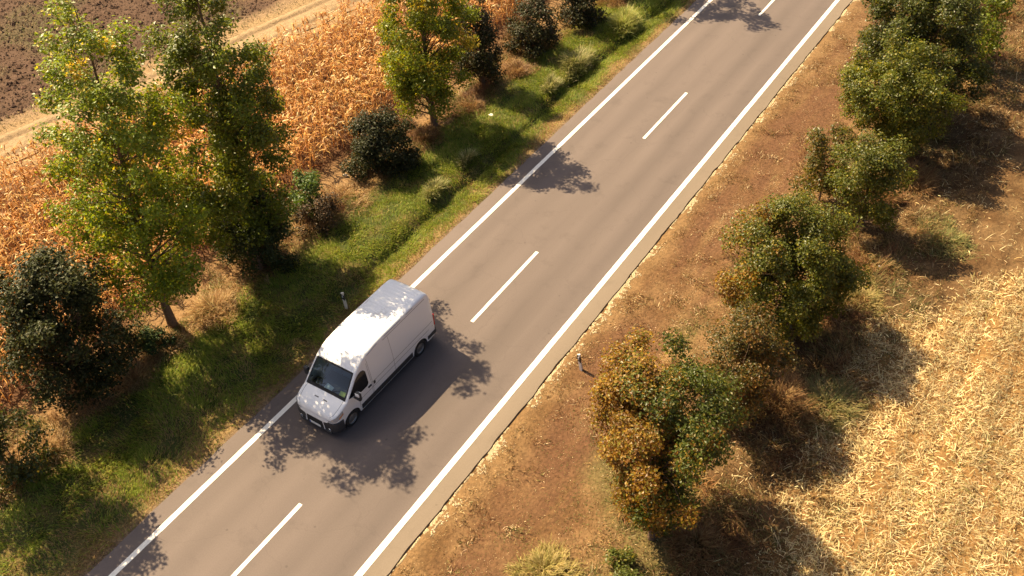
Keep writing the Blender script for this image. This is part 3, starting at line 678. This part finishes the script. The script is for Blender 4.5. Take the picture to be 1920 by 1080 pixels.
# ---------------------------------------------------------------- van
def vanpaint():
    mt, t, b = newmat('van_paint'); N = t.nodes.new; L = t.links.new
    tc = N('ShaderNodeTexCoord')
    mp = N('ShaderNodeMapping'); mp.inputs['Scale'].default_value = (1.4, .7, 1); L(tc.outputs['Object'], mp.inputs['Vector'])
    n = N('ShaderNodeTexNoise'); n.inputs['Scale'].default_value = 1.3; n.inputs['Detail'].default_value = 9; n.inputs['Roughness'].default_value = .7; L(mp.outputs[0], n.inputs['Vector'])
    r = N('ShaderNodeValToRGB'); r.color_ramp.elements[0].position = .30; r.color_ramp.elements[0].color = (.45, .43, .40, 1)
    r.color_ramp.elements[1].position = .42; r.color_ramp.elements[1].color = (.82, .82, .82, 1)
    L(n.outputs['Fac'], r.inputs[0])
    # grime only on the roof
    geo = N('ShaderNodeNewGeometry'); sp = N('ShaderNodeSeparateXYZ'); L(geo.outputs['Normal'], sp.inputs[0])
    mr = N('ShaderNodeMapRange'); mr.inputs[1].default_value = .9; mr.inputs[2].default_value = 1.0; L(sp.outputs[2], mr.inputs[0])
    mx = N('ShaderNodeMix'); mx.data_type = 'RGBA'; mx.inputs[6].default_value = (.82, .82, .82, 1); L(mr.outputs[0], mx.inputs[0]); L(r.outputs[0], mx.inputs[7])
    L(mx.outputs[2], b.inputs['Base Color']); b.inputs['Roughness'].default_value = .35; b.inputs['Coat Weight'].default_value = .3; b.inputs['Coat Roughness'].default_value = .15
    return mt
M_van = vanpaint()
M_plastic = simple('dark_plastic', (.035, .035, .038), .55, noise_amt=.2)
M_rubber = simple('rubber', (.018, .017, .017), .8)
M_seam_crease = simple('seam_crease', (.16, .15, .15), .6)
M_rim = simple('steel_rim', (.22, .21, .20), .4, .5)
M_lamp = simple('headlamp_lens', (.55, .55, .55), .08, .2, .8, 1)
M_tail = simple('tail_lens', (.45, .02, .015), .15, 0, .6)
M_amber = simple('amber_lens', (.7, .25, .03), .2)
M_int = simple('cab_interior', (.045, .045, .05), .8)
M_seat = simple('seat_fabric', (.16, .19, .24), .85)
M_plate = simple('plate_white', (.75, .75, .72), .4)
M_vest = simple('yellow_folder', (.50, .58, .10), .7)
def glassmat():
    mt, t, b = newmat('window_glass'); N = t.nodes.new; L = t.links.new
    gl = N('ShaderNodeBsdfGlossy'); gl.inputs['Roughness'].default_value = .02; gl.inputs['Color'].default_value = (.9, .95, 1, 1)
    tr = N('ShaderNodeBsdfTransparent'); tr.inputs['Color'].default_value = (.62, .70, .68, 1)
    fr = N('ShaderNodeFresnel'); fr.inputs['IOR'].default_value = 1.5
    mx = N('ShaderNodeMixShader'); L(fr.outputs[0], mx.inputs[0]); L(tr.outputs[0], mx.inputs[1]); L(gl.outputs[0], mx.inputs[2])
    L(mx.outputs[0], t.nodes['Material Output'].inputs[0]); return mt
M_glass = glassmat()
M_sideglass = simple('side_glass', (.012, .013, .014), .05, 0, .6)

van = empty('delivery_van', (-1.66, 13.08, 0)); tag(van, 'white high roof panel van driving towards the camera in the left lane', 'van')
PY = [0, .05, .12, .32, .55, .82, .86, 1.2, 1.58, 1.68, 1.95, 2.3, 2.8, 3.3, 5.4, 5.8, 5.93, 6.0]
PZ = [.86, .98, 1.03, 1.12, 1.21, 1.31, 1.335, 1.70, 2.08, 2.16, 2.33, 2.46, 2.53, 2.55, 2.55, 2.52, 2.45, 2.28]
def ztop(y): return float(np.interp(y, PY, PZ))
def Wp(y): return float(np.interp(y, [0, .03, .08, .16, .3, .5, .8, 5.7, 5.9, 6.0], [.70, .79, .86, .925, .975, 1.0, 1.02, 1.02, 1.0, .955]))
def Fz(z): return float(np.interp(z, [.2, .45, .7, 1.1, 1.4, 1.8, 2.2, 2.55], [.975, .995, 1.0, 1.0, .985, .945, .90, .855]))
WY = [.95, 4.985]
def zbot(y):
    z = .30
    for c in WY:
        d = abs(y-c)
        if d < .43: z = max(z, .34+math.sqrt(.43**2-d*d))
    if y < .5: z = .26
    return z
sy = sorted(set([0, .03, .08, .16, .25, .4, .52] + list(np.round(np.linspace(.52, 1.38, 19), 3)) + [.86, 1.58] + list(np.round(np.linspace(1.4, 2.8, 15), 3)) + list(np.round(np.linspace(2.9, 4.5, 9), 3)) + list(np.round(np.linspace(4.555, 5.415, 19), 3)) + [5.5, 5.65, 5.8, 5.88, 5.94, 5.98, 6.0]))
NS, NA, NT = 14, 5, 8
def section(y):
    zt = ztop(y); zb = zbot(y); rc = .13 if y > 2.2 else (.09 if y > .8 else .07)
    ze = zt-rc; pts = []
    for i in range(NS+1):
        z = zb+(ze-zb)*i/NS; pts.append((Wp(y)*Fz(z), z))
    We = Wp(y)*Fz(ze); rx = min(rc*1.15, .16)
    for i in range(1, NA+1):
        a = math.pi/2*i/NA; pts.append((We-rx+rx*math.cos(a), ze+rc*.82*math.sin(a)))
    xe = We-rx; ztt = ze+rc*.82
    for i in range(1, NT+1):
        x = xe*(1-i/NT); pts.append((x, ztt+(rc*.18)*(1-(x/xe)**2)))
    return pts
secs = [section(y) for y in sy]; npt = len(secs[0])
V = []; F = []; WS = []
for y, s in zip(sy, secs):
    full = s+[(-a, b) for a, b in reversed(s[:-1])]
    V += [(a, y, b) for a, b in full]
m_ = 2*npt-1
top0, top1 = NS+NA+0, m_-1-(NS+NA)
for i in range(len(sy)-1):
    for j in range(m_-1):
        f = (i*m_+j, i*m_+j+1, (i+1)*m_+j+1, (i+1)*m_+j)
        if sy[i] >= .86-1e-6 and sy[i+1] <= 1.58+1e-6 and top0 <= j < top1: WS.append(f)
        else: F.append(f)
# caps
def cap(i, rev):
    b = i*m_
    for j in range(npt-1):
        f = (b+j, b+m_-1-j, b+m_-2-j, b+j+1)
        if j == npt-2: f = (b+j, b+m_-1-j, b+j+1)
        F.append(tuple(reversed(f)) if rev else f)
cap(0, False); cap(len(sy)-1, True)
body = pymesh('body', V, F, M_van, van, True)
# underside
UV = []; 
for y, s in zip(sy, secs): UV += [(s[0][0]-.01, y, s[0][1]+.005), (-s[0][0]+.01, y, s[0][1]+.005)]
pymesh('underbody', UV, [(2*i, 2*i+1, 2*i+3, 2*i+2) for i in range(len(sy)-1)], M_rubber, van)
# windscreen pane, own curved sheet inset 1 cm with dark rubber surround
vi = sorted({k for f in WS for k in f}); mp_ = {k: i for i, k in enumerate(vi)}
nrm = np.array([0, -.71, .71])
WV = [np.array(V[k])-nrm*.006 for k in vi]
pymesh('windscreen', WV, [tuple(mp_[k] for k in f) for f in WS], M_glass, van, True)
class Boxes:
    def __init__(s): s.V = []; s.F = []
    def box(s, c, d, rot=None):
        b = len(s.V)
        for x in (-1, 1):
            for y in (-1, 1):
                for z in (-1, 1):
                    p = Vector((x*d[0]/2, y*d[1]/2, z*d[2]/2))
                    if rot: p.rotate(rot)
                    s.V.append((p.x+c[0], p.y+c[1], p.z+c[2]))
        s.F += [tuple(b+i for i in f) for f in [(0, 1, 3, 2), (4, 6, 7, 5), (0, 4, 5, 1), (2, 3, 7, 6), (0, 2, 6, 4), (1, 5, 7, 3)]]
    def quadstrip(s, A, B):
        b = len(s.V); n = len(A); s.V += [tuple(p) for p in A]+[tuple(p) for p in B]
        s.F += [(b+i, b+i+1, b+n+i+1, b+n+i) for i in range(n-1)]
    def build(s, name, mat, parent, bevel=0, smooth=False):
        o = pymesh(name, s.V, s.F, mat, parent, smooth)
        if bevel:
            md = o.modifiers.new('b', 'BEVEL'); md.width = bevel; md.segments = 2; md.limit_method = 'ANGLE'
        return o
from mathutils import Euler
def topP(y, fx, off=.0):
    s = section(y); x0 = s[NS+NA][0]; x = x0*fx; z = s[NS+NA][1]+(s[-1][1]-s[NS+NA][1])*(1-fx*fx); return (x, y-off*.71, z+off*.71)
# black frit band round the windscreen
fr = Boxes(); ys_ = np.linspace(.86, 1.58, 9); xs_ = np.linspace(-1, 1, 15)
fr.quadstrip([topP(.845, a, .006) for a in xs_], [topP(.93, a*.985, .006) for a in xs_])
fr.quadstrip([topP(1.54, a*.985, .006) for a in xs_], [topP(1.59, a, .006) for a in xs_])
for sg in (-1, 1): fr.quadstrip([topP(y, sg*1.01, .007) for y in ys_], [topP(y, sg*.955, .007) for y in ys_])
fr.build('windscreen_surround', M_rubber, van)
wp = Boxes()
for x0 in (-.55, .25):
    a = np.array(topP(.9, x0, .02)); b2 = np.array(topP(1.02, x0+.38, .02)); tt = Tubes(); tt.add([a, b2], [.012, .008], 4); tt.build('wiper', M_rubber, van)
# interior
ib = Boxes(); ib.box((0, 1.12, 1.08), (1.8, .55, .16)); ib.box((0, 1.9, .75), (1.8, 2.0, .1)); ib.box((0, 2.75, 1.5), (1.8, .05, 1.7)); ib.build('dashboard', M_int, van, .03)
for x0 in (-.55, -.05, .5):
    s_ = Boxes(); s_.box((x0, 2.25, 1.0), (.46, .5, .18)); s_.box((x0, 2.5, 1.4), (.44, .14, .72), Euler((R(-12), 0, 0))); s_.box((x0, 2.56, 1.85), (.26, .1, .2)); s_.build('seat', M_seat, van, .04)
tt = Tubes(); tt.add([(.5+.19*math.cos(a), 1.55+.08*math.sin(a), 1.25+.17*math.sin(a)) for a in np.linspace(0, 6.28, 17)], [.015]*17, 6); tt.build('steering_wheel', M_rubber, van)
s_ = Boxes(); s_.box((.58, 1.05, 1.235), (.24, .30, .02), Euler((R(24), 0, R(8)))); s_.build('yellow_folder', M_vest, van)
s_ = Boxes(); s_.box((-.1, 1.1, 1.20), (.36, .26, .02), Euler((R(20), 0, R(-10)))); s_.build('papers', simple('papers', (.4, .5, .6), .6), van)
# side panels: windows, strips, seams, crease shade as dark strips
def sideP(sg, y, z, off=.006): return (sg*(Wp(y)*Fz(z)+off), y, z)
for sg in (-1, 1):
    gy_ = np.linspace(.98, 2.02, 22)
    lo = np.interp(gy_, [.98, 1.25, 1.5, 1.95, 2.02], [1.36, 1.30, 1.17, 1.17, 1.27]); hi = np.interp(gy_, [.98, 1.2, 1.5, 1.65, 1.8, 1.95, 2.02], [1.40, 1.60, 1.88, 1.965, 2.0, 1.95, 1.82])
    wn = Boxes(); K = 5
    for k in range(K): wn.quadstrip([sideP(sg, y, a+(b-a)*k/K, .007) for y, a, b in zip(gy_, lo, hi)], [sideP(sg, y, a+(b-a)*(k+1)/K, .007) for y, a, b in zip(gy_, lo, hi)])
    wn.build('side_window', M_sideglass, van, 0, True)
    # rub strip
    rs = Boxes(); rs.box((sg*1.022, 2.98, .475), (.035, 3.0, .22)); rs.box((sg*1.022, 5.72, .50), (.03, .50, .17)); rs.build('side_moulding', M_plastic, van, .008)
    sm = Boxes()
    for z0, y0, y1 in ((1.10, 2.2, 5.85), (.86, 1.45, 5.85), (2.33, 3.2, 5.7)):  # lengthwise body creases: their shade laid on as thin dark strips
        yy = np.linspace(y0, y1, 14)
        A = [sideP(sg, y, z0, .003) for y in yy]; B = [sideP(sg, y, z0+.018, .003) for y in yy]; sm.quadstrip(A, B)
    for y0, z0, z1 in ((2.14, .45, 2.1), (1.15 if 0 else 1.42, .5, 1.14), (3.45, .5, 2.3), (2.2, .5, 2.25)):
        zz = np.linspace(z0, z1, 10)
        sm.quadstrip([sideP(sg, y0, z, .004) for z in zz], [sideP(sg, y0+.012, z, .004) for z in zz])
    sm.build('panel_seam_crease_shade', M_seam_crease, van)
    hd = Boxes(); hd.box((sg*1.035, 2.03, 1.06), (.05, .17, .06)); hd.build('door_handle', M_plastic, van, .01)
    fl = Boxes(); fl.box((sg*1.03, 2.3, 1.03), (.012, .10, .14)); fl.build('lock_plate', M_plastic, van, .004)
    # roof gutter: dark joint with gaps
    for y0, y1 in ((2.3, 2.9), (3.3, 4.3), (4.6, 5.0)):
        gt = Boxes(); yy = np.linspace(y0, y1, 8)
        def gp(y, u): s2 = section(y); return (sg*(s2[NS+u][0]+.003), y, s2[NS+u][1]+.003)
        gt.quadstrip([gp(y, 0) for y in yy], [(gp(y, 0)[0], y, gp(y, 0)[2]+.022) for y in yy]); gt.build('roof_joint', M_seam_crease, van)
    # mirror
    mr_ = Boxes(); mr_.box((sg*1.09, 1.22, 1.25), (.20, .07, .06)); mr_.build('mirror_arm', M_plastic, van, .01)
    mh = Boxes(); mh.box((sg*1.23, 1.24, 1.40), (.21, .13, .40)); mho = mh.build('mirror_housing', M_plastic, van, .045)
    mc = Boxes(); mc.box((sg*1.23, 1.195, 1.50), (.19, .06, .16)); mc.build('mirror_cover', M_van if sg > 0 else M_plastic, mho, .028)
    mg_ = Boxes(); mg_.box((sg*1.23, 1.308, 1.40), (.16, .01, .34)); mg_.build('mirror_glass', simple('mirror', (.6, .65, .7), .03, 1), mho)
    tl = Boxes(); tl.box((sg*.93, 6.0, 1.05), (.12, .06, .55)); tl.build('tail_light', M_tail, van, .015)
    hp_ = Boxes()
    # headlight swept round the corner
    ya = [.02, .05, .10, .18, .30, .44, .58]; 
    zl = [.80, .795, .80, .82, .86, .91, .97]; zh = [.93, .985, 1.0, 1.035, 1.085, 1.13, 1.15]
    A = [(sg*(Wp(y)*Fz(.9)+.012), y-.012, a) for y, a in zip(ya, zl)]
    B = [(sg*(min(Wp(y)*Fz(.9), section(y)[NS+1][0]+0.0)+.010), y-.012, min(b, ztop(y)-.01)) for y, b in zip(ya, zh)]
    A.insert(0, (sg*.60, -.016, .80)); B.insert(0, (sg*.60, -.012, .86))
    hp_.quadstrip(A, B); hl = hp_.build('headlight', M_lamp, van, 0, True)
    am = Boxes(); am.quadstrip([(sg*(abs(p[0])+.004), p[1]-.003, p[2]+.02) for p in A[5:8]], [(sg*(abs(p[0])+.004), p[1]-.003, p[2]+.075) for p in A[5:8]]); am.build('indicator', M_amber, hl)
    # corner bumper
    cb = Boxes(); yb = [.0, .03, .08, .16, .3, .45, .52]
    rows_ = [(.20, -.03), (.26, .02), (.45, .045), (.62, .045), (.74, .03), (.765, .0)]
    for (za, oa), (zb2, ob) in zip(rows_[:-1], rows_[1:]):
        A = [(sg*.42, -.02-oa, za)]+[(sg*(Wp(y)+oa), y-oa*.9, za) for y in yb]; B = [(sg*.42, -.02-ob, zb2)]+[(sg*(Wp(y)+ob), y-ob*.9, zb2) for y in yb]
        cb.quadstrip(A, B)
    cb.build('bumper_corner', M_plastic, van, 0, True)
    lipo = Boxes(); lipo.quadstrip([(sg*.415, -.07, .26), (sg*.46, -.075, .26)], [(sg*.36, -.055, .80), (sg*.43, -.055, .80)]); lipo.build('grille_trim', M_van, van)
    fg = Tubes(); fg.add([(sg*.68, -.06, .42), (sg*.68, -.085, .42)], [.06, .055], 12); fg.build('fog_light', M_lamp, van)
    mf = Boxes(); mf.box((sg*.9, 5.56, .35), (.02, .02, .3)); mf.build('mudflap', M_rubber, van)
gl_ = Boxes(); gl_.box((0, -.02, .50), (.84, .07, .42)); gl_.build('grille', M_rubber, van, .01)
up_ = Boxes(); up_.quadstrip([(a, -.05-.01*(1-(a/.62)**2), .76) for a in np.linspace(-.62, .62, 9)], [(a, -.02, .86) for a in np.linspace(-.70, .70, 9)]); up_.quadstrip([(a, -.062, .70) for a in np.linspace(-.42, .42, 9)], [(a, -.05-.01*(1-(a/.62)**2), .76) for a in np.linspace(-.62, .62, 9)]); up_.build('grille_bar', M_van, van, 0, True)
lb = Boxes(); lb.box((0, -.03, .26), (1.5, .10, .12)); lb.build('bumper_lip', M_plastic, van, .02)
pl = Boxes(); pl.box((0, -.095, .39), (.52, .015, .115)); plo = pl.build('number_plate', M_plate, van, .004)
pb = Boxes(); pb.box((-.235, -.105, .39), (.04, .01, .105)); pb.build('plate_band', simple('plate_blue', (.03, .06, .35), .4), plo)
# bonnet seams and cowl vents
for sg in (-1, 1):
    bs = Boxes(); bs.quadstrip([topP(y, sg*.93, .004) for y in np.linspace(.06, .84, 8)], [topP(y, sg*.915, .004) for y in np.linspace(.06, .84, 8)]); bs.build('bonnet_seam', M_seam_crease, van)
for x0 in (-.32, .12):
    bs = Boxes(); bs.quadstrip([topP(.56, a, .006) for a in np.linspace(x0, x0+.2, 4)], [topP(.60, a, .006) for a in np.linspace(x0, x0+.2, 4)])
    bs.build('cowl_vent', M_seam_crease, van)
# roof ribs
rb = Boxes()
for yy in list(np.arange(2.75, 5.75, .17)):
    zt = ztop(yy); A = []; 
    for k, (dy, dz) in enumerate(((-.045, .002), (-.02, .012), (.02, .012), (.045, .002))):
        A.append([(topP(yy+dy, a)[0], yy+dy, topP(yy+dy, a)[2]+dz) for a in np.linspace(-.88, .88, 9)])
    for k in range(3): rb.quadstrip(A[k], A[k+1])
rb.build('roof_rib', M_van, van, 0, True)
rbm = Boxes(); rbm.box((0, 6.03, .42), (1.9, .12, .24)); rbm.build('rear_bumper', M_plastic, van, .03)
sm = Boxes(); sm.box((0, 6.004, 1.35), (.012, .01, 1.8)); sm.build('rear_door_seam', M_seam_crease, van)
# wheels
def lathe(prof, seg=28):
    V = []; F = []
    for r_, xx in prof:
        for s in range(seg):
            t = 2*math.pi*s/seg; V.append((xx, r_*math.cos(t), r_*math.sin(t)))
    for i in range(len(prof)-1):
        for s in range(seg): F.append((i*seg+s, i*seg+(s+1) % seg, (i+1)*seg+(s+1) % seg, (i+1)*seg+s))
    return V, F
for yy in WY:
    for sg in (-1, 1):
        wh = empty('wheel', (0, 0, 0)); wh.parent = van; wh.location = (sg*.90, yy, .35)
        V, F = lathe([(.21, sg*-.10), (.33, sg*-.10), (.35, sg*-.07), (.352, sg*.06), (.335, sg*.095), (.28, sg*.105), (.22, sg*.095)]); pymesh('tyre', V, F, M_rubber, wh, True)
        V, F = lathe([(.225, sg*.095), (.21, sg*.06), (.15, sg*.04), (.12, sg*.065), (.07, sg*.075), (.0, sg*.08)]); pymesh('rim', V, F, M_rim, wh, True)

# the nose ends 12 cm behind the template's: pull everything ahead of the front axle in
for ob in van.children_recursive:
    if ob.type != 'MESH' or ob.parent.name.startswith('wheel'): continue
    for v_ in ob.data.vertices:
        if v_.co.y < .55: v_.co.y = .55-(.55-v_.co.y)*.78
